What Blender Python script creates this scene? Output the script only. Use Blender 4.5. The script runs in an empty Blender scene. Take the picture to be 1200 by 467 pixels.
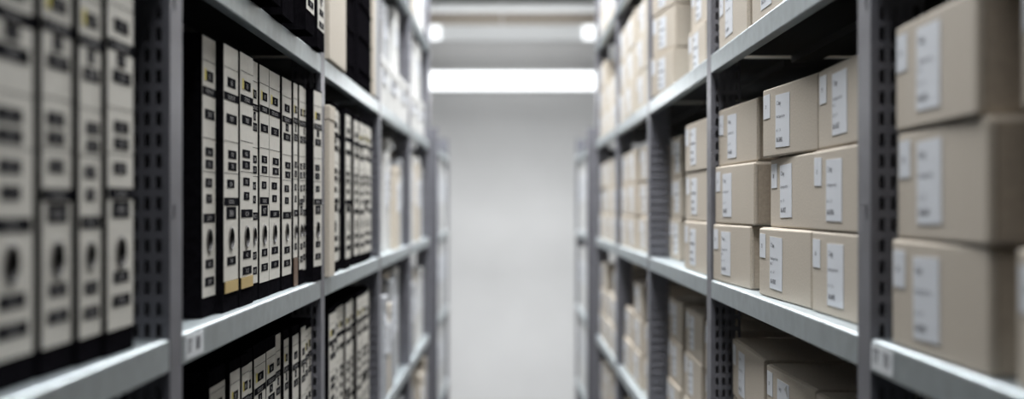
import bpy, bmesh, math, random
from mathutils import Vector, Matrix
random.seed(7)
scene = bpy.context.scene
C = scene.collection
PI = math.pi

# ---------------------------------------------------------------- camera
EYE = 1.50
cd = bpy.data.cameras.new('camera'); cam = bpy.data.objects.new('camera', cd); C.objects.link(cam)
cam.location = (0, 0, EYE); cam.rotation_euler = (PI/2, 0, 0)
cd.sensor_width = 36; cd.lens = 1556/1200*36
cd.shift_x = 2/1200; cd.shift_y = 7.5/1200
cd.clip_start = 0.02
cd.dof.use_dof = True; cd.dof.focus_distance = 1.82; cd.dof.aperture_fstop = 2.6
scene.camera = cam
# ---------------------------------------------------------------- world, exposure
w = bpy.data.worlds.new('world'); scene.world = w; w.use_nodes = True
w.node_tree.nodes['Background'].inputs[0].default_value = (0.75, 0.8, 0.85, 1)
w.node_tree.nodes['Background'].inputs[1].default_value = 0.004
scene.view_settings.view_transform = 'Standard'; scene.view_settings.look = 'None'
scene.view_settings.gamma = 1; scene.view_settings.use_curve_mapping = False
scene.view_settings.exposure = 0.0
# ---------------------------------------------------------------- room lamps (area lights of the battens, plus added fills)
def area(name, loc, rot, sx, sy, power, col=(1, 1, 1)):
    l = bpy.data.lights.new(name, 'AREA'); l.shape = 'RECTANGLE'; l.size = sx; l.size_y = sy
    l.energy = power; l.color = col
    o = bpy.data.objects.new(name, l); C.objects.link(o); o.location = loc; o.rotation_euler = rot
    return o
COOL = (0.97, 0.985, 1.0)
area('aisle_light', (0, 3.7, 3.17), (0, 0, 0), 0.45, 4.2, 165, COOL)
area('near_aisle_light', (0, 0.8, 3.17), (0, 0, 0), 0.45, 1.0, 26, COOL)
area('cross_aisle_light', (0, 8.02, 2.175), (0, 0, 0), 1.5, 0.12, 76, COOL)
area('end_wall_fill', (0, 9.17, 2.68), (PI/2, 0, 0), 1.3, 0.09, 2.6, COOL)  # added fill behind the upper batten, brightens the end wall
area('cross_aisle_up_fill', (0, 8.25, 2.36), (PI, 0, 0), 1.3, 0.2, 8, COOL)  # added upward fill that lifts the upper batten's housing
area('end_bay_light', (0, 6.7, 3.17), (0, 0, 0), 1.6, 0.5, 56, COOL)

# ---------------------------------------------------------------- materials
def mat(name, col, rough=0.6, metal=0.0, emit=None, emit_s=0.0, noise=None, bump=None, spec=None):
    m = bpy.data.materials.new(name); m.use_nodes = True
    nt = m.node_tree; b = nt.nodes['Principled BSDF']
    b.inputs['Base Color'].default_value = (*col, 1); b.inputs['Roughness'].default_value = rough
    b.inputs['Metallic'].default_value = metal
    if spec is not None: b.inputs['Specular IOR Level'].default_value = spec
    if emit: b.inputs['Emission Color'].default_value = (*emit, 1); b.inputs['Emission Strength'].default_value = emit_s
    tc = None
    if noise or bump:
        tc = nt.nodes.new('ShaderNodeTexCoord')
    if noise:
        sc, amt, det = noise
        n = nt.nodes.new('ShaderNodeTexNoise'); n.inputs['Scale'].default_value = sc; n.inputs['Detail'].default_value = det
        nt.links.new(tc.outputs['Object'], n.inputs['Vector'])
        r = nt.nodes.new('ShaderNodeMapRange'); r.inputs[1].default_value = 0.3; r.inputs[2].default_value = 0.7
        r.inputs[3].default_value = 1-amt; r.inputs[4].default_value = 1+amt
        nt.links.new(n.outputs['Fac'], r.inputs[0])
        mx = nt.nodes.new('ShaderNodeVectorMath'); mx.operation = 'SCALE'
        mx.inputs[0].default_value = col; nt.links.new(r.outputs[0], mx.inputs['Scale'])
        nt.links.new(mx.outputs[0], b.inputs['Base Color'])
    if bump:
        sc, st = bump
        n2 = nt.nodes.new('ShaderNodeTexNoise'); n2.inputs['Scale'].default_value = sc; n2.inputs['Detail'].default_value = 3
        nt.links.new(tc.outputs['Object'], n2.inputs['Vector'])
        bp = nt.nodes.new('ShaderNodeBump'); bp.inputs['Strength'].default_value = st; bp.inputs['Distance'].default_value = 0.002
        nt.links.new(n2.outputs['Fac'], bp.inputs['Height']); nt.links.new(bp.outputs[0], b.inputs['Normal'])
    return m

M = {}
M['wall'] = mat('painted_wall', (0.60, 0.60, 0.595), 0.75, noise=(3, 0.03, 3))
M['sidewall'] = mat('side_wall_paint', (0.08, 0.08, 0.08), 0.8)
M['ceiling'] = mat('ceiling_paint', (0.55, 0.55, 0.53), 0.8, noise=(4, 0.03, 3))
M['floor'] = mat('grey_screed', (0.13, 0.13, 0.135), 0.5, noise=(6, 0.08, 5))
M['beam'] = mat('beige_beam', (0.36, 0.315, 0.265), 0.7, noise=(5, 0.04, 3))
M['steel'] = mat('galvanised_steel', (0.44, 0.49, 0.51), 0.38, 0.86, noise=(38, 0.10, 4), bump=(60, 0.06))
M['under_shade'] = mat('shade_dark_underside', (0.03, 0.03, 0.032), 0.7, spec=0.2)  # near-black colour paints under-shelf shade onto the steel
M['post'] = mat('grey_post_steel', (0.20, 0.20, 0.225), 0.42, 0.55, noise=(30, 0.12, 4))
M['back'] = mat('shade_black_panel', (0.012, 0.011, 0.013), 0.7, spec=0.2)  # black colour stands in for the shade deep in the racks
M['kraft'] = mat('kraft_board', (0.48, 0.422, 0.350), 0.8, noise=(420, 0.10, 2), bump=(300, 0.10))
M['kraft2'] = mat('pale_kraft_board', (0.51, 0.455, 0.38), 0.8, noise=(300, 0.08, 2))
M['kraftedge'] = mat('kraft_fold', (0.40, 0.335, 0.265), 0.85, noise=(200, 0.1, 2))
M['paper'] = mat('white_label_paper', (0.66, 0.68, 0.72), 0.6)
M['ink'] = mat('printed_ink', (0.09, 0.09, 0.11), 0.6)
M['spine'] = mat('cream_spine_paper', (0.60, 0.575, 0.52), 0.65, noise=(90, 0.05, 4))
M['strip'] = mat('embossed_strip', (0.014, 0.014, 0.017), 0.6, spec=0.0)
M['embossed'] = mat('embossed_lettering', (0.32, 0.31, 0.31), 0.6)
M['yellow'] = mat('yellow_mark', (0.62, 0.52, 0.10), 0.6)
M['black'] = mat('black_binder_board', (0.007, 0.0065, 0.008), 0.55, noise=(120, 0.35, 5), bump=(220, 0.25), spec=0.0)
M['brown'] = mat('brown_leather_patch', (0.13, 0.075, 0.045), 0.6, noise=(150, 0.3, 4))
M['tape'] = mat('yellowed_tape', (0.50, 0.36, 0.14), 0.5)
M['pages'] = mat('paper_block', (0.35, 0.33, 0.29), 0.9, noise=(300, 0.12, 2))
M['chrome'] = mat('chromed_ring', (0.34, 0.33, 0.32), 0.4, 1.0)
M['ringhole'] = mat('ring_inner_shade', (0.04, 0.038, 0.038), 0.5, 0.6)  # dark tone puts the hole's shade into the ring's inner face
M['whitebox'] = mat('white_board', (0.62, 0.62, 0.61), 0.7, noise=(30, 0.03, 3))
M['greybox'] = mat('grey_board', (0.36, 0.37, 0.39), 0.7, noise=(30, 0.04, 3))
M['housing'] = mat('white_lamp_housing', (0.75, 0.76, 0.76), 0.5)
M['glow'] = mat('lamp_diffuser', (0.9, 0.9, 0.9), 0.5, emit=(0.94, 0.98, 1.0), emit_s=1.15)
M['tag'] = mat('shelf_tag_paper', (0.68, 0.70, 0.72), 0.6)
M['tagink'] = mat('shelf_tag_ink', (0.07, 0.07, 0.09), 0.6)

# ---------------------------------------------------------------- mesh helpers
class MB:
    def __init__(s): s.v = []; s.f = []; s.mi = []; s.mats = []
    def idx(s, m):
        if m not in s.mats: s.mats.append(m)
        return s.mats.index(m)
    def face(s, pts, m):
        b = len(s.v); s.v += [tuple(p) for p in pts]; s.f.append(list(range(b, b+len(pts)))); s.mi.append(s.idx(m))
    def box(s, x0, x1, y0, y1, z0, z1, m):
        b = len(s.v); i = s.idx(m)
        s.v += [(x, y, z) for z in (z0, z1) for y in (y0, y1) for x in (x0, x1)]
        for q in ((0, 2, 3, 1), (4, 5, 7, 6), (0, 1, 5, 4), (2, 6, 7, 3), (0, 4, 6, 2), (1, 3, 7, 5)):
            s.f.append([b+k for k in q]); s.mi.append(i)
    def hexa(s, c, m):      # 8 corners in box order
        b = len(s.v); i = s.idx(m); s.v += [tuple(p) for p in c]
        for q in ((0, 2, 3, 1), (4, 5, 7, 6), (0, 1, 5, 4), (2, 6, 7, 3), (0, 4, 6, 2), (1, 3, 7, 5)):
            s.f.append([b+k for k in q]); s.mi.append(i)
    def quad(s, x0, x1, z0, z1, y, m):      # facing -Y
        s.face([(x0, y, z0), (x1, y, z0), (x1, y, z1), (x0, y, z1)], m)
    def prism(s, outline, a0, a1, m, axis='y'):
        n = len(outline); b = len(s.v); i = s.idx(m)
        for a in (a0, a1):
            for (u, z) in outline:
                s.v.append((u, a, z) if axis == 'y' else (a, u, z))
        for k in range(n):
            j = (k+1) % n; s.f.append([b+k, b+j, b+n+j, b+n+k]); s.mi.append(i)
        s.f.append([b+k for k in range(n)][::-1]); s.mi.append(i)
        s.f.append([b+n+k for k in range(n)]); s.mi.append(i)
    def tube(s, cx, cz, r0, r1, y0, y1, m, n=20, inward=False):
        b = len(s.v); i = s.idx(m)
        for (r, y) in ((r0, y0), (r1, y1)):
            for k in range(n):
                a = 2*PI*k/n; s.v.append((cx+r*math.cos(a), y, cz+r*math.sin(a)))
        for k in range(n):
            j = (k+1) % n; s.f.append([b+k, b+j, b+n+j, b+n+k]); s.mi.append(i)
    def holed(s, x0, x1, z0, z1, y, cx, cz, r, m):   # rectangle facing -Y with a round hole
        angs = sorted(set([2*PI*k/20 for k in range(20)] + [math.atan2(z-cz, x-cx) % (2*PI) for x in (x0, x1) for z in (z0, z1)]))
        out = []; inn = []
        for a in angs:
            c, d = math.cos(a), math.sin(a); t = 1e9
            if c > 1e-9: t = min(t, (x1-cx)/c)
            if c < -1e-9: t = min(t, (x0-cx)/c)
            if d > 1e-9: t = min(t, (z1-cz)/d)
            if d < -1e-9: t = min(t, (z0-cz)/d)
            out.append((cx+c*t, y, cz+d*t)); inn.append((cx+c*r, y, cz+d*r))
        n = len(angs)
        for k in range(n):
            j = (k+1) % n; s.face([inn[k], out[k], out[j], inn[j]], m)
    def text(s, body, x, z, y, size, m, align='LEFT', maxw=None):
        vs, fs, wd = glyphs(body)
        k = size
        sx = k if not maxw or wd*k <= maxw else maxw/wd
        ox = x if align == 'LEFT' else x - wd*sx/2
        b = len(s.v); i = s.idx(m)
        s.v += [(ox+vx*sx, y, z+vz*k) for vx, vz in vs]
        for f in fs: s.f.append([b+q for q in f]); s.mi.append(i)
    def mesh(s, name):
        me = bpy.data.meshes.new(name); me.from_pydata(s.v, [], s.f)
        for m in s.mats: me.materials.append(M[m])
        me.polygons.foreach_set('material_index', s.mi); me.update()
        return me
    def build(s, name, parent=None, bevel=0, smooth=False):
        me = s.mesh(name)
        o = bpy.data.objects.new(name, me); C.objects.link(o)
        if parent: o.parent = parent
        if bevel:
            bv = o.modifiers.new('bevel', 'BEVEL'); bv.width = bevel; bv.segments = 2; bv.limit_method = 'ANGLE'
        if smooth:
            for p in me.polygons: p.use_smooth = True
        return o
_g = {}
def glyphs(body):
    if body in _g: return _g[body]
    cu = bpy.data.curves.new('t', 'FONT'); cu.body = body; cu.size = 1.0; cu.resolution_u = 2
    o = bpy.data.objects.new('t', cu); C.objects.link(o)
    dg = bpy.context.evaluated_depsgraph_get(); dg.update()
    me = o.evaluated_get(dg).to_mesh()
    vs = [(v.co.x, v.co.y) for v in me.vertices]; fs = [list(p.vertices) for p in me.polygons]
    o.evaluated_get(dg).to_mesh_clear(); bpy.data.objects.remove(o); bpy.data.curves.remove(cu)
    wd = max([v[0] for v in vs] or [0.1])
    _g[body] = (vs, fs, wd); return _g[body]
def empty(name, loc, rz=0):
    o = bpy.data.objects.new(name, None); C.objects.link(o); o.empty_display_size = 0.05
    o.location = loc; o.rotation_euler = (0, 0, rz); return o
def tag(o, label, cat, group=None):
    o['label'] = label; o['category'] = cat
    if group: o['group'] = group
    return o
def struct(o): o['kind'] = 'structure'; return o

XL, XR = 0.322, 0.341
LEV = {-3: EYE-.1255-3*.382, -2: EYE-.1255-2*.382, -1: EYE-.1255-.382, 0: EYE-.1255, 1: EYE-.1255+.382, 2: EYE-.1255+2*.382}
LEV[3] = LEV[2]+.382

# ---------------------------------------------------------------- room
def slab(name, x0, x1, y0, y1, z0, z1, m):
    b = MB(); b.box(x0, x1, y0, y1, z0, z1, m); return struct(b.build(name))
WY = 9.9; CH = 3.30; SX = 1.7
slab('floor', -SX, SX, -1.8, WY, -0.1, 0, 'floor')
slab('ceiling', -SX, SX, -1.8, WY, CH, CH+.1, 'ceiling')
slab('wall_back', -SX, SX, WY, WY+.12, 0, CH, 'wall')
slab('wall_front', -SX, SX, -1.92, -1.8, 0, CH, 'sidewall')
slab('wall_left', -SX-.12, -SX, -1.8, WY, 0, CH, 'sidewall')
slab('wall_right', SX, SX+.12, -1.8, WY, 0, CH, 'sidewall')
slab('trim_1', -SX, SX, 9.55, WY, 2.80, 2.90, 'beam')          # downstand beam along the end wall

_b = MB(); _n = 20; _r = .034
_b.prism([(_r*math.cos(2*PI*k/_n), _r*math.sin(2*PI*k/_n)) for k in range(_n)], -SX, SX, 'housing', axis='x')
_o = _b.build('trim_2', smooth=False); _o.location = (0, 9.3, EYE+1.388); struct(_o)      # white pipe added to stand in for the lit band above the beam

# ---------------------------------------------------------------- shelving
PW = 0.048      # width of the post along the aisle
def post_mesh(height):
    """angle post: slotted flange facing the camera and a plain flange along the aisle; local x = outward from the aisle"""
    b = MB(); t = 0.002
    xs = [0.0]; cols = []
    x = 0.0075
    while x+.0055 < 0.050:
        xs += [x, x+.0055]; cols.append(len(xs)-2); x += .011
    xs.append(0.050)
    zs = [0.0]; rows = []
    z = 0.012
    while z+.0125 < height:
        zs += [z, z+.0125]; rows.append(len(zs)-2); z += .020
    zs.append(height)
    holes = set((c, r) for c in cols for r in rows)
    for yy in (0, t):
        for i in range(len(xs)-1):
            for j in range(len(zs)-1):
                if (i, j) in holes: continue
                b.quad(xs[i], xs[i+1], zs[j], zs[j+1], yy, 'post')
    # rims of the holes
    for (i, j) in holes:
        x0, x1, z0, z1 = xs[i], xs[i+1], zs[j], zs[j+1]
        b.face([(x0, 0, z0), (x0, t, z0), (x0, t, z1), (x0, 0, z1)], 'post')
        b.face([(x1, 0, z0), (x1, t, z0), (x1, t, z1), (x1, 0, z1)], 'post')
        b.face([(x0, 0, z0), (x1, 0, z0), (x1, t, z0), (x0, t, z0)], 'post')
    b.face([(.05, 0, 0), (.05, t, 0), (.05, t, height), (.05, 0, height)], 'post')
    b.face([(0, 0, height), (.05, 0, height), (.05, t, height), (0, t, height)], 'post')
    # aisle flange with a few oval bolt slots
    z = 0; k = 0
    zl = 0.0
    while zl < height:
        z1 = min(zl+.2, height)
        cz = zl+.09; s0, s1 = cz-.008, cz+.008; y0, y1 = .014, .020
        def fq(a, b_, c, d):
            for xx in (0, t): b.face([(xx, a, c), (xx, b_, c), (xx, b_, d), (xx, a, d)], 'post')
        if s1 < z1:
            fq(t, PW, zl, s0); fq(t, PW, s1, z1); fq(t, y0, s0, s1); fq(y1, PW, s0, s1)
        else: fq(t, PW, zl, z1)
        zl = z1
    b.face([(0, PW, 0), (t, PW, 0), (t, PW, height), (0, PW, height)], 'post')
    b.face([(0, t, height), (t, t, height), (t, PW, height), (0, PW, height)], 'post')
    b.box(0.002, .049, PW-.0035, PW-.002, 0, height, 'post')     # rear wall of the box section
    # rolled stiffening lip at the far edge
    b.box(0.002, 0.010, PW-.002, PW, 0, height, 'post')
    return b.mesh('post')
_pm = {}
def post(side, X, y, height, parent, front=True):
    k = round(height, 3)
    if k not in _pm: _pm[k] = post_mesh(height)
    o = bpy.data.objects.new('post', _pm[k]); C.objects.link(o); o.parent = parent
    if front: o.location = (side*X, y, 0.004); o.scale = (side, 1, 1)
    else: o.location = (side*X, y, 0.004); o.scale = (-side, 1, 1)
    f = MB(); f.box(-.004, .056, -.004, PW+.004, 0, .004, 'post'); f.box(0.003, .008, .003, PW-.002, .004, .05, 'post')
    fo = f.build('post_foot', o); fo.location = (0, 0, -0.004)
    return o
DEP = 0.47
def shelf_mesh(length):
    b = MB(); r = .003; t = .0015; h = .031
    o = [(DEP, 0), (r, 0)]
    for k in range(1, 5):
        a = PI/2 + k*PI/8; o.append((r+r*math.cos(a), -r+r*math.sin(a)))
    o += [(0, -h+.001), (.001, -h), (.015, -h), (.015, -h+t), (t, -h+t), (t, -t), (DEP-t, -t), (DEP-t, -h), (DEP, -h)]
    b.prism(o, 0, length, 'steel')
    for f in (.33, .66):          # stiffening channels under the deck
        b.box(DEP*f-.02, DEP*f+.02, .004, length-.004, -.014, -t-.0006, 'under_shade')
    b.box(.016, DEP-.003, .001, length-.001, -t-.0006, -t-.0001, 'under_shade')  # dark sheet that paints the shade below the deck
    return b.mesh('shelf')
_sm = {}
def shelf(side, X, y0, y1, z, parent):
    k = round(y1-y0, 4)
    if k not in _sm: _sm[k] = shelf_mesh(y1-y0)
    o = bpy.data.objects.new('shelf', _sm[k]); C.objects.link(o); o.parent = parent
    o.location = (side*X, y0, z); o.scale = (side, 1, 1)
    for e in ('near', 'far'):
        pass
    return o
ORD = ['nearest', 'second', 'third', 'fourth', 'fifth']
LEVW = {-3: 'lowest', -2: 'low', -1: 'lower', 0: 'middle', 1: 'upper', 2: 'top'}
def bay(side, k, y0, y1, levels, height, first=False, label=''):
    X = XL if side < 0 else XR
    t = empty('shelving_unit', (side*X, y0, 0))
    tag(t, label, 'shelving', 'galvanised shelving units along both sides of the aisle')
    # children are given world coordinates relative to the empty
    off = Vector((side*X, y0, 0))
    made = []
    ys = ([y0-PW] if first else []) + [y1]
    for yy in ys:
        made.append(post(side, X, yy, height, t, True)); made.append(post(side, X+DEP+.002, yy, height, t, False))
    s = {}
    for L in levels:
        s[L] = shelf(side, X, y0+.0008, y1-.0008, LEV[L], t); made.append(s[L])
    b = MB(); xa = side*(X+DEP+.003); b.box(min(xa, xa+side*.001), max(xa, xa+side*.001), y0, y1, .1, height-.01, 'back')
    made.append(b.build('shade_back_panel', t))  # sheet added to keep the rack interior black
    for o in made: o.location = o.location - off
    return t, s
bays = {}
for side, nm in ((-1, 'left'), (1, 'right')):
    other = 'binders' if side < 0 else 'kraft boxes'
    for k in range(5):
        y0 = k+.303; y1 = k+1.255
        bays[side, k] = bay(side, k, y0, y1, [-3, -2, -1, 0, 1, 2], 2.48, first=(k == 0),
            label=['galvanised shelving bay nearest the camera on the %s holding the blurred front %s',
                   'galvanised steel shelving bay in sharp focus on the %s holding %s',
                   'third galvanised shelving bay from the camera on the %s with %s',
                   'fourth galvanised shelving bay from the camera on the %s with pale files, %s nearer',
                   'fifth tall shelving bay on the %s, last before the cross aisle, beyond the %s'][k] % (nm, other))
    bays[side, 5] = bay(side, 5, 5.93, 6.88, [-3, -2, -1, 0, 1], 1.845, first=True,
            label='low blurred shelving unit at the far %s end before the back wall' % nm)

# paper location tags stuck on two shelf lips
def shelf_tag(sh, side, ya, yb, zt, zb, txt):
    b = MB(); wd = abs(yb-ya)
    b.box(0, wd, -.0006, 0, zb, zt, 'tag')
    h = (zt-zb)
    b.text(txt[0], wd*.08, zb+h*.26, -.0008, h*.85, 'tagink', maxw=wd*.36)
    b.text(txt[0], wd*.09, zb+h*.25, -.0009, h*.85, 'tagink', maxw=wd*.36)
    b.text(txt[1], wd*.55, zb+h*.25, -.0008, h*.85, 'tagink', maxw=wd*.36)
    b.text(txt[1], wd*.56, zb+h*.25, -.0009, h*.85, 'tagink', maxw=wd*.36)
    o = b.build('location_tag', sh)
    o['label'] = 'white paper location tag stuck on the shelf lip'
    return o
sL = bays[-1, 1][1][0]     # shelf object: local x outward, scale.x = -1
o = shelf_tag(sL, -1, 1.315, 1.392, -.004, -.027, ('37', '80'))
o.rotation_euler = (0, 0, -PI/2); o.scale = (-1, 1, 1); o.location = (-.0002, .010, 0)
sR = bays[1, 0][1][0]
o = shelf_tag(sR, 1, 1.18, 1.25, -.004, -.027, ('77', '70'))
o.rotation_euler = (0, 0, -PI/2); o.location = (-.0002, .948, 0)

# ---------------------------------------------------------------- placement
def place_left(t, Xn, y, rot=0):     # origin = near front corner
    t.location.x = -Xn; t.location.y = y; t.rotation_euler = (0, 0, PI/2 - rot)
def place_right(t, Xf, yf, Xn, yn):  # origin = far front corner
    t.location.x = Xf; t.location.y = yf
    t.rotation_euler = (0, 0, math.atan2(yn-yf, Xn-Xf))

# ---------------------------------------------------------------- binders
BH = 0.318; BD = 0.285
WORDS = ['STOREROOM', 'STORE NORTH', 'ROOM 0187', 'STORAGE']
def strip(b, x0, x1, z0, z1, txt, y, detail):
    b.quad(x0, x1, z0, z1, y, 'strip')
    if detail and txt:
        h = z1-z0
        b.text(txt, (x0+x1)/2, z0+h*.20, y-.0002, h*.78, 'embossed', align='C', maxw=(x1-x0)*.86)
def spine_label(w, z0, z1, seed, hole, detail, thick=.0006, style=0, bottom=None):
    rnd = random.Random(seed)
    b = MB(); m = .003 if w > .045 else .002
    x0, x1 = m, w-m; W = x1-x0; y = -thick; cx = w/2; r = .0125 if w > .06 else (.010 if w > .045 else .009)
    cz = .086
    if hole: b.holed(x0, x1, z0, z1, y, cx, cz, r, 'spine')
    else: b.quad(x0, x1, z0, z1, y, 'spine')
    # paper edges
    b.face([(x0, 0, z0), (x0, y, z0), (x0, y, z1), (x0, 0, z1)], 'spine'); b.face([(x1, 0, z0), (x1, y, z0), (x1, y, z1), (x1, 0, z1)], 'spine')
    ys = y-.0003
    num = lambda n=4: ''.join(rnd.choice('0123456789') for _ in range(n))
    j = lambda a=.002: rnd.uniform(-a, a)
    X = lambda f: x0+W*f
    s = j(.003)
    def st(f0, f1, za, zb, t): 
        if zb < z1-.003 and za > z0+.002: strip(b, X(f0), X(f1), za, zb, t, ys, detail)
    for zl in (.291, .204, .166):
        if zl < z1-.004: b.quad(x0, x1, zl+s, zl+s+.0007, ys, 'strip')
    st(.22, .80, .269+s, .2805+s, num(3))
    if rnd.random() < .75: b.quad(X(.12), X(.26), .269+s, .282+s, ys-.0001, 'yellow')
    st(0, 1, .2525+s, .262+s, rnd.choice(WORDS))
    if rnd.random() < .7: st(.33, .68, .240+s, .2515+s, num(2))
    st(.08+rnd.random()*.1, .9, .226+s, .237+s, num(5))
    a = rnd.uniform(.1, .3)
    st(a, a+.6, .184+s, .194+s, num(4)); st(a, a+.6, .170+s, .180+s, num(4))
    st(.2, .72, .149+s, .159+s, num(4))
    if rnd.random() < .55:
        st(0, 1, .128+s, .1375+s, num(8)); st(.15, .85, .112+s, .1265+s, num(4))
    else:
        st(.25, .7, .131+s, .141+s, num(3)); st(0.05, .95, .109+s, .119+s, num(6))
    st(.2, .82, .057+s, .067+s, num(4)); st(.16, .88, .037+s, .047+s, num(5))
    if z0 < .024: b.text('1', X(.5), .0265+s, ys, .006, 'ink', align='C')
    if not hole:
        for k in range(12):
            a0, a1 = 2*PI*k/12, 2*PI*(k+1)/12
            b.face([(cx, ys, cz), (cx+r*math.cos(a0), ys, cz+r*math.sin(a0)), (cx+r*math.cos(a1), ys, cz+r*math.sin(a1))], 'strip')
    return b
def binder(w, z, label, group, seed=0, lz=(.021, .3155), detail=True, patch=None, blank=False, h=BH, name='lever_arch_binder'):
    t = empty(name, (0, 0, z+.0005)); tag(t, label, 'binder', group)
    b = MB(); cx = w/2; r = .0125 if w > .06 else (.010 if w > .045 else .009); cz = .086
    tk = .0028
    if detail and not blank:
        b.holed(0, w, 0, h, 0, cx, cz, r, 'black'); b.holed(0, w, 0, h, tk, cx, cz, r, 'black')
        b.tube(cx, cz, r, r, 0, tk, 'black')
        b.face([(0, 0, 0), (0, tk, 0), (0, tk, h), (0, 0, h)], 'black'); b.face([(w, 0, 0), (w, tk, 0), (w, tk, h), (w, 0, h)], 'black')
        b.face([(0, 0, h), (w, 0, h), (w, tk, h), (0, tk, h)], 'black'); b.face([(0, 0, 0), (w, 0, 0), (w, tk, 0), (0, tk, 0)], 'black')
    else:
        b.box(0, w, 0, tk, 0, h, 'black')
    b.box(0, .0025, tk, BD, 0, h, 'black'); b.box(w-.0025, w, tk, BD, 0, h, 'black')
    b.build('cover', t)
    p = MB(); p.box(.004, w-.004, .045, BD-.012, .006, h-.018, 'pages'); p.build('paper_block', t)
    if not blank:
        spine_label(w, lz[0], lz[1], seed, detail, detail).build('spine_label', t)
        if detail:
            g = MB(); g.tube(cx, cz, r+.0022, r, -.0010, -.0022, 'chrome', 24); g.tube(cx, cz, r, r-.0006, -.0022, .001, 'ringhole', 24); g.tube(cx, cz, r-.0006, r-.0008, .001, .012, 'ringhole', 24)
            g.build('finger_ring', t, smooth=True)
    if patch:
        q = MB(); q.box(w*.1, w*.95, -.0012, -.0002, 0.001 if patch == 'brown' else lz[0]-.014, lz[0]-.0005, patch)
        po = q.build('spine_patch', t); po['label'] = 'brown leather patch' if patch == 'brown' else 'yellowed tape'
    return t
GB = 'black lever arch binders on the left shelves'
def lb(Xn, y, w, lev, label, seed, rot=0, **kw):
    t = binder(w, LEV[lev], label, GB, seed, **kw); place_left(t, Xn, y, math.radians(rot)); return t
NTH = ['first', 'second', 'third', 'fourth', 'fifth', 'sixth', 'seventh', 'eighth', 'ninth', 'tenth', 'eleventh', 'twelfth', 'thirteenth']
# nearest bay, middle shelf
for i, (X, y, w, lab) in enumerate([(.341, .862, .088, 'large blurred white-spined binder cut off by the left edge of the photo'),
        (.339, .957, .070, 'blurred binder with wide white spine, second from the left edge, nearest left bay'),
        (.3356, 1.030, .060, 'narrow blurred white-spined binder, third from the left edge, nearest left bay'),
        (.3325, 1.092, .079, 'blurred white-spined binder standing right beside the nearest slotted left post')]):
    lb(X, y, w, 0, lab, 100+i)
# second bay, middle shelf
mid = [(.343, 1.475, .070, 0, None, 'binder standing alone after the gap, first past nearest left post, mottled black side'),
       (.335, 1.548, .086, 0, 'tape', 'wide binder with yellow tape under its label, second past the nearest left post'),
       (.334, 1.637, .086, 0, 'tape', 'wide cream-spined binder with a yellow taped foot, third in the focused left row'),
       (.338, 1.726, .050, 0, None, 'narrow recessed binder, fourth in the focused left row on the middle shelf'),
       (.337, 1.780, .073, 0, None, 'cream-spined black binder, fifth in the focused left row on the middle shelf'),
       (.338, 1.857, .089, 0, None, 'wide binder, sixth in the focused left row, beside two black-edged ones'),
       (.337, 1.957, .086, 0, None, 'wide binder, seventh in the focused left row, black board showing beside it'),
       (.335, 2.047, .042, 0, 'brown', 'narrow binder with a brown leather foot, eighth in the focused left row'),
       (.333, 2.0915, .039, 0, None, 'narrow binder right of the brown-footed one on the middle left shelf'),
       (.335, 2.133, .039, 0, None, 'slim binder almost hidden between its neighbour and the turned end binder'),
       (.3235, 2.180, .068, 3.5, None, 'binder turned outwards in front of the second left post, end of row')]
for i, (X, y, w, rot, patch, lab) in enumerate(mid):
    lb(X, y, w, 0, lab, 200+i, rot, patch=patch, lz=((.036 if i in (1, 2) else .045 if i == 7 else .021+random.uniform(0, .004)), .3155-random.uniform(0, .001)))
# second bay, lower shelf
low = [(.343, 1.511, .085, .299), (.3385, 1.600, .062, .305), (.339, 1.672, .050, .303), (.345, 1.724, .050, .300), (.3455, 1.786, .088, .300),
       (.3465, 1.881, .078, .300), (.3475, 1.962, .044, .316), (.343, 2.008, .044, .304), (.338, 2.056, .062, .305), (.335, 2.121, .050, .312), (.337, 2.172, .040, .303), (.338, 2.213, .040, .303)]
for i, (X, y, w, lt) in enumerate(low):
    lb(X, y, w, -1, '%s binder past the nearest left post, lower shelf, black band above its label' % NTH[i], 300+i, lz=(.021, lt))
# second bay, upper shelf: overhanging black binders
up = [(.331, 1.40, .070), (.331, 1.472, .075), (.331, 1.549, .075), (.297, 1.636, .082), (.330, 1.722, .058), (.306, 1.784, .088), (.331, 1.876, .056),
      (.298, 1.936, .080), (.332, 2.019, .062), (.332, 2.083, .060), (.312, 2.147, .080)]
for i, (X, y, w) in enumerate(up):
    lb(X, y, w, 1, '%s %s black binder from the near end, upper shelf, second left bay' % (NTH[i], 'overhanging' if X < .32 else 'recessed'), 400+i, lz=(.031 if i in (7, 10) else .05, .3155))
def lbox(name, X, y, w, h, d, z, m, label, cat, group, lab=True, rot=0, side=-1):
    """upright file box / flat box with its own lid, seam and label"""
    t = empty(name, (0, 0, z+.0005)); tag(t, label, cat, group)
    b = MB(); b.box(0, w, 0, d, 0, h, m); b.build('box_body', t, bevel=.002)
    l = MB(); l.box(-.001, w+.001, -.0012, d+.001, h-.024, h+.0012, m); l.build('lid', t, bevel=.0015)
    if lab:
        q = MB(); q.box(w*.2, w*.8, -.0022, -.0012 if h-.03 < h*.5 else -.0002, h*.45, h*.80 if h > .2 else h*.70, 'paper')
        for k in range(3): q.quad(w*.28, w*(.7-.1*k), h*(.68-.07*k), h*(.68-.07*k)+.006, -.0025, 'ink')
        q.build('paper_label', t)
    if side < 0: place_left(t, X, y, math.radians(rot))
    else: place_right(t, X, y+w, X, y)
    return t
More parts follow.
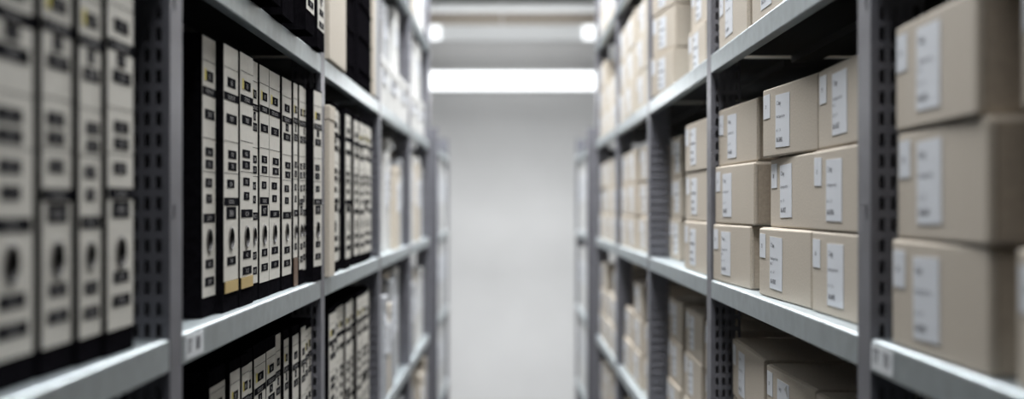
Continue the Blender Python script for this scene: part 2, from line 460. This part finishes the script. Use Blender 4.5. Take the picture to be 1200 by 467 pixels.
# third left bay, middle shelf
lbox('beige_file_box', .3155, 2.318, .068, .300, .25, LEV[0], 'kraft2', 'plain tall beige file box just behind the second left post, middle shelf', 'file box', None, lab=False)
y = 2.45
for i, w in enumerate([.085, .07, .085, .075, .085, .085, .08, .085]):
    lb(.328+random.uniform(-.004, .008), y, w, 0, '%s blurred binder after the beige file box, middle shelf, third left bay' % NTH[i], 500+i, detail=False, lz=(.021, .305)); y += w+.003
y = 2.312
for i, w in enumerate([.10, .105, .085, .08, .085, .07, .085, .085, .08, .085]):
    if y+w > 3.25: break
    lb(.333+random.uniform(-.006, .01), y, w-.003, -1, '%s binder past the second left post, lower shelf, third left bay' % NTH[i], 600+i, detail=(i < 2), lz=(.021, .309)); y += w
lbox('beige_file_box', .3165, 2.325, .235, .300, .25, LEV[1], 'kraft2', 'plain beige file box on the upper left shelf beside the black ledgers', 'file box', None, lab=False)
def ledger(X, y, w, h, z, label, side=-1):
    t = empty('ledger', (0, 0, z+.0005)); tag(t, label, 'ledger', 'dark ledgers on the upper left shelf')
    b = MB(); b.box(0, w, 0, .006, 0, h, 'black'); b.box(0, .004, .006, .26, 0, h, 'black'); b.box(w-.004, w, .006, .26, 0, h, 'black')
    for zz in (.03, .1, .17, .24): b.box(.001, w-.001, -.003, 0, zz, zz+.006, 'black')
    b.build('cover', t, bevel=.0015)
    p = MB(); p.box(.005, w-.005, .008, .25, .006, h-.006, 'pages'); p.build('paper_block', t)
    place_left(t, X, y); return t
for i, (X, y, w) in enumerate([(.326, 2.572, .085), (.330, 2.662, .06), (.328, 2.726, .05), (.318, 2.782, .11), (.318, 2.895, .11), (.322, 3.01, .06)]):
    ledger(X, y, w, .325, LEV[1], '%s dark bound ledger right of the beige file box, upper left shelf' % NTH[i])
lbox('file_box', .318, 3.08, .06, .31, .25, LEV[1], 'kraft2', 'narrow beige file box at the far end beside the ledgers', 'file box', None, lab=False)
lbox('file_box', .320, 3.15, .08, .30, .25, LEV[1], 'greybox', 'grey file box closing the upper shelf of the third left bay', 'file box', None, lab=False)

GW = 'pale blurred file boxes in the far left bays'
def fill_left(k, lev, pal, seed, y0=None, y1=None, prefix=''):
    rnd = random.Random(seed); y = (k+.31) if y0 is None else y0; end = (k+1.25) if y1 is None else y1
    i = 0
    where = '%s shelf, %s' % (LEVW[lev], (ORD[k]+' left bay') if k < 5 else 'low far left unit')
    while True:
        w = rnd.choice([.08, .10, .12, .15, .18]); 
        if y+w > end: break
        h = rnd.choice([.24, .27, .30, .315]); m = rnd.choice(pal)
        X = .325+rnd.uniform(0, .03)
        if m == 'binder':
            lb(X, y, .08, lev, '%s item from the near end, blurred binder, %s' % (NTH[i], where), seed*50+i, detail=False, lz=(.021, .31)); w = .08
        else:
            cn = {'whitebox': 'white', 'greybox': 'light grey', 'kraft2': 'beige'}[m]
            lbox('file_box', X, y, w, h, .26, LEV[lev], m, '%s item from the near end, blurred %s file box, %s' % (NTH[i], cn, where), 'file box', GW)
        y += w+.004+ (rnd.random() < .15)*.04; i += 1
pw = ['whitebox', 'whitebox', 'greybox', 'whitebox', 'kraft2']
fill_left(3, 0, pw, 11); fill_left(4, 0, pw, 12)
fill_left(3, -1, ['whitebox', 'greybox', 'whitebox', 'kraft2', 'binder'], 13); fill_left(4, -1, pw, 14)
fill_left(2, -2, ['whitebox', 'greybox', 'binder'], 15, 2.6); fill_left(3, -2, pw, 16); fill_left(4, -2, pw, 17)
# upper shelf of bays 4 and 5: low white boxes with tall ones on top
for i, (y, w, h) in enumerate([(3.32, .20, .125), (3.53, .34, .12), (3.88, .34, .125), (4.32, .34, .12), (4.67, .34, .125)]):
    lbox('archive_box', .325, y, w, h, .34, LEV[1], 'whitebox', '%s low white archive box on the upper left shelf past the ledgers' % NTH[i], 'archive box', 'low white boxes on the upper left shelf')
for i, (y, w, h, m, X) in enumerate([(3.34, .06, .20, 'kraft2', .33), (3.60, .14, .17, 'greybox', .345), (3.90, .14, .20, 'whitebox', .34), (4.34, .20, .21, 'whitebox', .335), (4.70, .25, .20, 'whitebox', .335)]):
    lbox('file_box', X, y, w, h, .25, LEV[1]+.1275, m, '%s box piled on the low white boxes, upper left shelf' % NTH[i], 'file box', 'boxes piled on the low white boxes')
fill_left(3, 2, pw, 18); fill_left(4, 2, pw, 19)
def fill_short(side, seed):
    rnd = random.Random(seed); nm = 'left' if side < 0 else 'right'
    for lev in (-2, -1, 0):
        y = 5.945; i = 0
        while y < 6.75:
            w = rnd.choice([.12, .16, .22]); h = rnd.choice([.30, .33, .345])
            if y+w > 6.87: break
            last = y+w > 6.7
            lbox('file_box', (.325 if side < 0 else .345)+rnd.uniform(0, .01), y, w, h, .3, LEV[lev], rnd.choice(['whitebox', 'whitebox', 'greybox']),
                 '%s blurred file box from the near end, %s shelf, low far %s unit' % (NTH[i], LEVW[lev], nm), 'file box', 'white file boxes in the low far units', side=side)
            y += w+.006; i += 1
fill_short(-1, 31); fill_short(1, 32)

# ---------------------------------------------------------------- kraft archive boxes
GK = 'kraft archive boxes on the right shelves'
KH = .0945
TOPT = ['C key', 'C bay', '1 key', 'C lay']
def kraft(w, z, label, seed, d=.355, detail=2, m='kraft', peel=False, h=KH, plain=False):
    rnd = random.Random(seed)
    t = empty('archive_box', (0, 0, z)); tag(t, label, 'archive box', GK)
    j = lambda a: rnd.uniform(-a, a)
    a = .0012
    c = []
    for zz in (0, 1):
        for yy in (0, 1):
            for xx in (0, 1):
                c.append((xx*w + (abs(j(a)) if xx == 0 else -abs(j(a))), yy*d + (0.0 if yy == 0 else j(a)), zz*h + (0 if zz == 0 else -abs(j(.0018)))))
    b = MB(); b.hexa(c, m); o = b.build('box_body', t, bevel=.0022 if detail else 0)
    if detail:
        f = MB()    # folded end flaps, standing just proud of both short sides, with a notch at the front corner
        f.box(w-.0004, w+.0014, .006, d-.006, .003, h-.005, 'kraftedge' if detail > 1 else m)
        f.box(w-.0004, w+.0018, .0022, .0048, .002, h-.004, m)
        f.build('end_flap', t)
        k = MB(); k.box(.002, w-.002, .004, d-.004, h-.0026, h+.0002, m); k.build('lid_flap', t, bevel=.0006)
    if not plain:
        lx = .068+j(.006); lw = .068; lt = h-.010-abs(j(.004)); lb_ = lt-.070
        tilt = j(.018)
        q = MB(); y = -.0006
        q.box(0, lw, y, -.0001, 0, lt-lb_, 'paper')
        H = lt-lb_
        if detail > 1:
            ty = y-.0002
            q.text(rnd.choice(TOPT), .006, H*.80, ty, .0085, 'ink'); q.text(rnd.choice(TOPT), .0062, H*.80, ty, .0085, 'ink')
            q.text('Unterlagen Archiv', .004, H*.56, ty, .0058, 'ink', maxw=.056)
            if seed % 3 == 0: q.text('Abt. 2', .004, H*.46, ty, .0055, 'ink')
            q.text('akt. 1 - 24', .004, H*.30, ty, .0055, 'ink')
            nb = '06-%04d' % rnd.randint(100, 9999)
            for dx in (0, .0003): q.text(nb, .005+dx, H*.10, ty, .0090, 'ink')
        elif detail == 1:
            for (zz, ww) in ((.82, .02), (.56, .05), (.32, .03), (.12, .035)): q.quad(.006, .006+ww, H*zz, H*zz+.004, y-.0002, 'ink')
        if peel:
            q.face([(lw-.010, y-.0003, H), (lw, y-.006, H-.004), (lw-.001, y-.0008, H-.018)], 'whitebox')
        qo = q.build('address_label', t); qo.location = (lx, 0, lb_); qo.rotation_euler = (0, tilt, 0)
        n = MB(); sh = .033; n.box(0, .034, y, -.0001, 0, sh, 'paper')
        if detail > 1:
            nn = '%d' % rnd.randint(10, 39)
            for dx in (0, .0004): n.text(nn, .010+dx, sh*.42, y-.0002, .0075, 'ink')
        no = n.build('number_label', t); no.location = (.005+abs(j(.004)), 0, h-.008-sh-abs(j(.002))); no.rotation_euler = (0, j(.02), 0)
    return t
F = 1556.0
def kb(lev, row, Xf, yf, Xn, yn, label, seed, **kw):
    w = math.hypot(Xf-Xn, yf-yn)
    t = kraft(w, LEV[lev]+.0008+row*.0958, label, seed, **kw)
    place_right(t, Xf, yf, Xn, yn); return t
ROWW = ['bottom', 'middle', 'top', 'fourth', 'fifth']
# focused bay, middle shelf
f = [('far', [(.3435, 2.248, .358, 1.980), (.347, 2.248, .360, 1.962), (.353, 2.248, .365, 1.966)]),
     ('centre', [(.352, 1.878, .363, 1.602), (.362, 1.847, .366, 1.596), (.353, 1.856, .370, 1.596)]),
     ('near', [(.361, 1.588, .366, 1.312), (.362, 1.587, .366, 1.312), (.368, 1.586, .366, 1.312)])]
for s, rows in f:
    for r, p in enumerate(rows):
        kb(0, r, *p, '%s kraft archive box of the %s stack on the sharply focused middle right shelf' % (ROWW[r], s), len(s)*10+r+3)
# nearest bay, middle shelf
for r, p in enumerate([(.347, 1.208, .347, .962), (.350, 1.200, .345, .959), (.350, 1.206, .342, .974)]):
    kb(0, r, *p, '%s large blurred kraft box beside the slotted post at right, nearest bay' % ROWW[r], 70+r)
for r, p in enumerate([(.350, .918, .350, .67), (.362, .912, .36, .67), (.355, .922, .355, .67)]):
    kb(0, r, *p, '%s blurred kraft box cut off at the right edge of the photo' % ROWW[r], 80+r)
# focused bay, lower shelf
for s, (Xf, yf, Xn, yn) in zip(('far', 'centre', 'near'), [(.373, 2.226, .363, 1.900), (.3594, 1.862, .3656, 1.590), (.362, 1.575, .362, 1.312)]):
    for r in range(3):
        kb(-1, r, Xf+random.uniform(0, .004)*(r < 2), yf, Xn, yn, '%s kraft box of the %s stack on the dark lower right shelf%s' % (ROWW[r], s, ', label corner peeling' if (s == 'centre' and r == 2) else ''), 90+len(s)*7+r, peel=(s == 'centre' and r == 2))
# focused bay, upper shelf
for s, (Xf, yf, Xn, yn) in zip(('far', 'centre', 'near'), [(.346, 2.20, .347, 1.945), (.346, 1.90, .350, 1.63), (.350, 1.61, .350, 1.34)]):
    for r in range(3):
        kb(1, r, Xf+random.uniform(0, .003)*(r > 0), yf, Xn, yn, '%s kraft box of the %s stack on the upper right shelf, second bay' % (ROWW[r], s), 130+len(s)*7+r)
# further bays
def stacks(k, lev, spec, nrows, m='kraft', detail=1, far=False):
    for i, (Xf, yf, Xn, yn) in enumerate(spec):
        n = nrows[i] if isinstance(nrows, (list, tuple)) else nrows
        for r in range(n):
            dx = random.uniform(0, .006) if r else 0; dy = random.uniform(-.006, .006) if r else 0
            kb(lev, r, Xf+dx, yf+dy-.006, Xn+dx, yn+dy+.006, '%s kraft box, %s stack from the far end, %s shelf, %s right bay' % (ROWW[r], NTH[i], LEVW[lev], ORD[k]), 200+k*40+lev*9+i*5+r, m=m, detail=detail)
stacks(2, 0, [(.385, 3.20, .385, 3.02), (.350, 2.67, .355, 2.37)], 3)
stacks(2, 1, [(.336, 3.17, .362, 2.94), (.366, 2.73, .368, 2.50)], 3)
stacks(2, -1, [(.380, 3.22, .380, 2.98), (.380, 2.91, .377, 2.63), (.376, 2.58, .374, 2.33)], 3)
stacks(2, -2, [(.36, 3.22, .36, 2.95), (.36, 2.92, .36, 2.66), (.36, 2.62, .36, 2.34)], 3)
K2 = 'kraft2'
stacks(3, 0, [(.352, 4.24, .352, 3.98), (.352, 3.96, .352, 3.75), (.36, 3.71, .36, 3.46)], 3)
stacks(3, 1, [(.345, 4.20, .345, 3.95), (.342, 3.93, .342, 3.66), (.345, 3.62, .345, 3.35)], [3, 3, 3], m=K2)
stacks(3, -1, [(.36, 4.22, .36, 3.94), (.36, 3.90, .36, 3.66), (.365, 3.60, .36, 3.36)], [2, 3, 2])
stacks(3, -2, [(.36, 4.22, .36, 3.94), (.36, 3.90, .36, 3.64), (.36, 3.60, .36, 3.34)], 3)
stacks(3, 2, [(.36, 4.22, .36, 3.94), (.36, 3.90, .36, 3.64)], 2)
stacks(4, 0, [(.352, 5.22, .352, 4.95), (.352, 4.90, .352, 4.65), (.352, 4.60, .352, 4.34)], 3, m=K2)
stacks(4, 1, [(.352, 5.22, .352, 4.95), (.352, 4.90, .352, 4.65), (.352, 4.60, .352, 4.34)], [3, 2, 2], m=K2)
stacks(4, -1, [(.352, 5.22, .352, 4.95), (.352, 4.90, .352, 4.65), (.352, 4.60, .352, 4.34)], [3, 2, 3], m=K2)
stacks(4, -2, [(.352, 5.22, .352, 4.95), (.352, 4.90, .352, 4.65), (.352, 4.60, .352, 4.34)], 3, m=K2)
stacks(4, 2, [(.352, 5.22, .352, 4.95), (.352, 4.90, .352, 4.65), (.352, 4.60, .352, 4.34)], 2, m=K2)

# ---------------------------------------------------------------- lamps
def rodz(b, x, y, z0, z1, r=.004, m='housing'):
    n = 8
    b.prism([(x+r*math.cos(2*PI*k/n), 0) for k in range(0)], 0, 0, m) if False else None
    pts = [(x+r*math.cos(2*PI*k/n), y+r*math.sin(2*PI*k/n)) for k in range(n)]
    for k in range(n):
        j = (k+1) % n
        b.face([(*pts[k], z0), (*pts[j], z0), (*pts[j], z1), (*pts[k], z1)], m)
def hung_lamp(y, zb, zt, x0, x1, label, glow=((0, 1),), depth=.12, name='pendant_batten_lamp', rods=(0.04, .96)):
    t = empty(name, ((x0+x1)/2, y, zb)); tag(t, label, 'lamp')
    cx = (x0+x1)/2; W = x1-x0
    h = MB(); h.box(x0-cx, x1-cx, .012, depth, 0, zt-zb, 'housing'); h.build('lamp_housing', t, bevel=.006)
    for a, b_ in glow:
        g = MB(); g.box(x0-cx+W*a+.004, x0-cx+W*b_-.004, -.004, .0115, .004, zt-zb-.004, 'glow'); g.build('diffuser', t, bevel=.005)
    r = MB()
    for q in rods: rodz(r, x0-cx+W*q, depth/2, zt-zb, CH-zb-.0005)
    r.build('suspension_rod', t)
    return t
hung_lamp(8.0, EYE+.692, EYE+.812, -.66, .67, 'long glowing white lamp bar hanging across the end of the aisle')
hung_lamp(9.05, EYE+1.125, EYE+1.235, -.66, .68, 'higher dim batten lamp above the bar, glowing only at both ends', glow=((0, .14), (.86, 1)), depth=.10, rods=(.04, .45, .96))
def ceiling_lamp(yc, L, wd, label):
    t = empty('ceiling_batten', (0, yc, CH)); tag(t, label, 'lamp')
    h = MB(); h.box(-wd/2, wd/2, -L/2, L/2, -.10, -.0005, 'housing'); h.build('lamp_housing', t, bevel=.006)
    g = MB(); g.box(-wd/2+.01, wd/2-.01, -L/2+.01, L/2-.01, -.112, -.1005, 'glow'); g.build('diffuser', t)
ceiling_lamp(3.7, 4.3, .48, 'long ceiling batten running above the aisle')
ceiling_lamp(.8, 1.1, .48, 'short ceiling batten above the camera end of the aisle')
ceiling_lamp(6.7, .55, 1.64, 'broad ceiling batten above the gap between tall and low units')
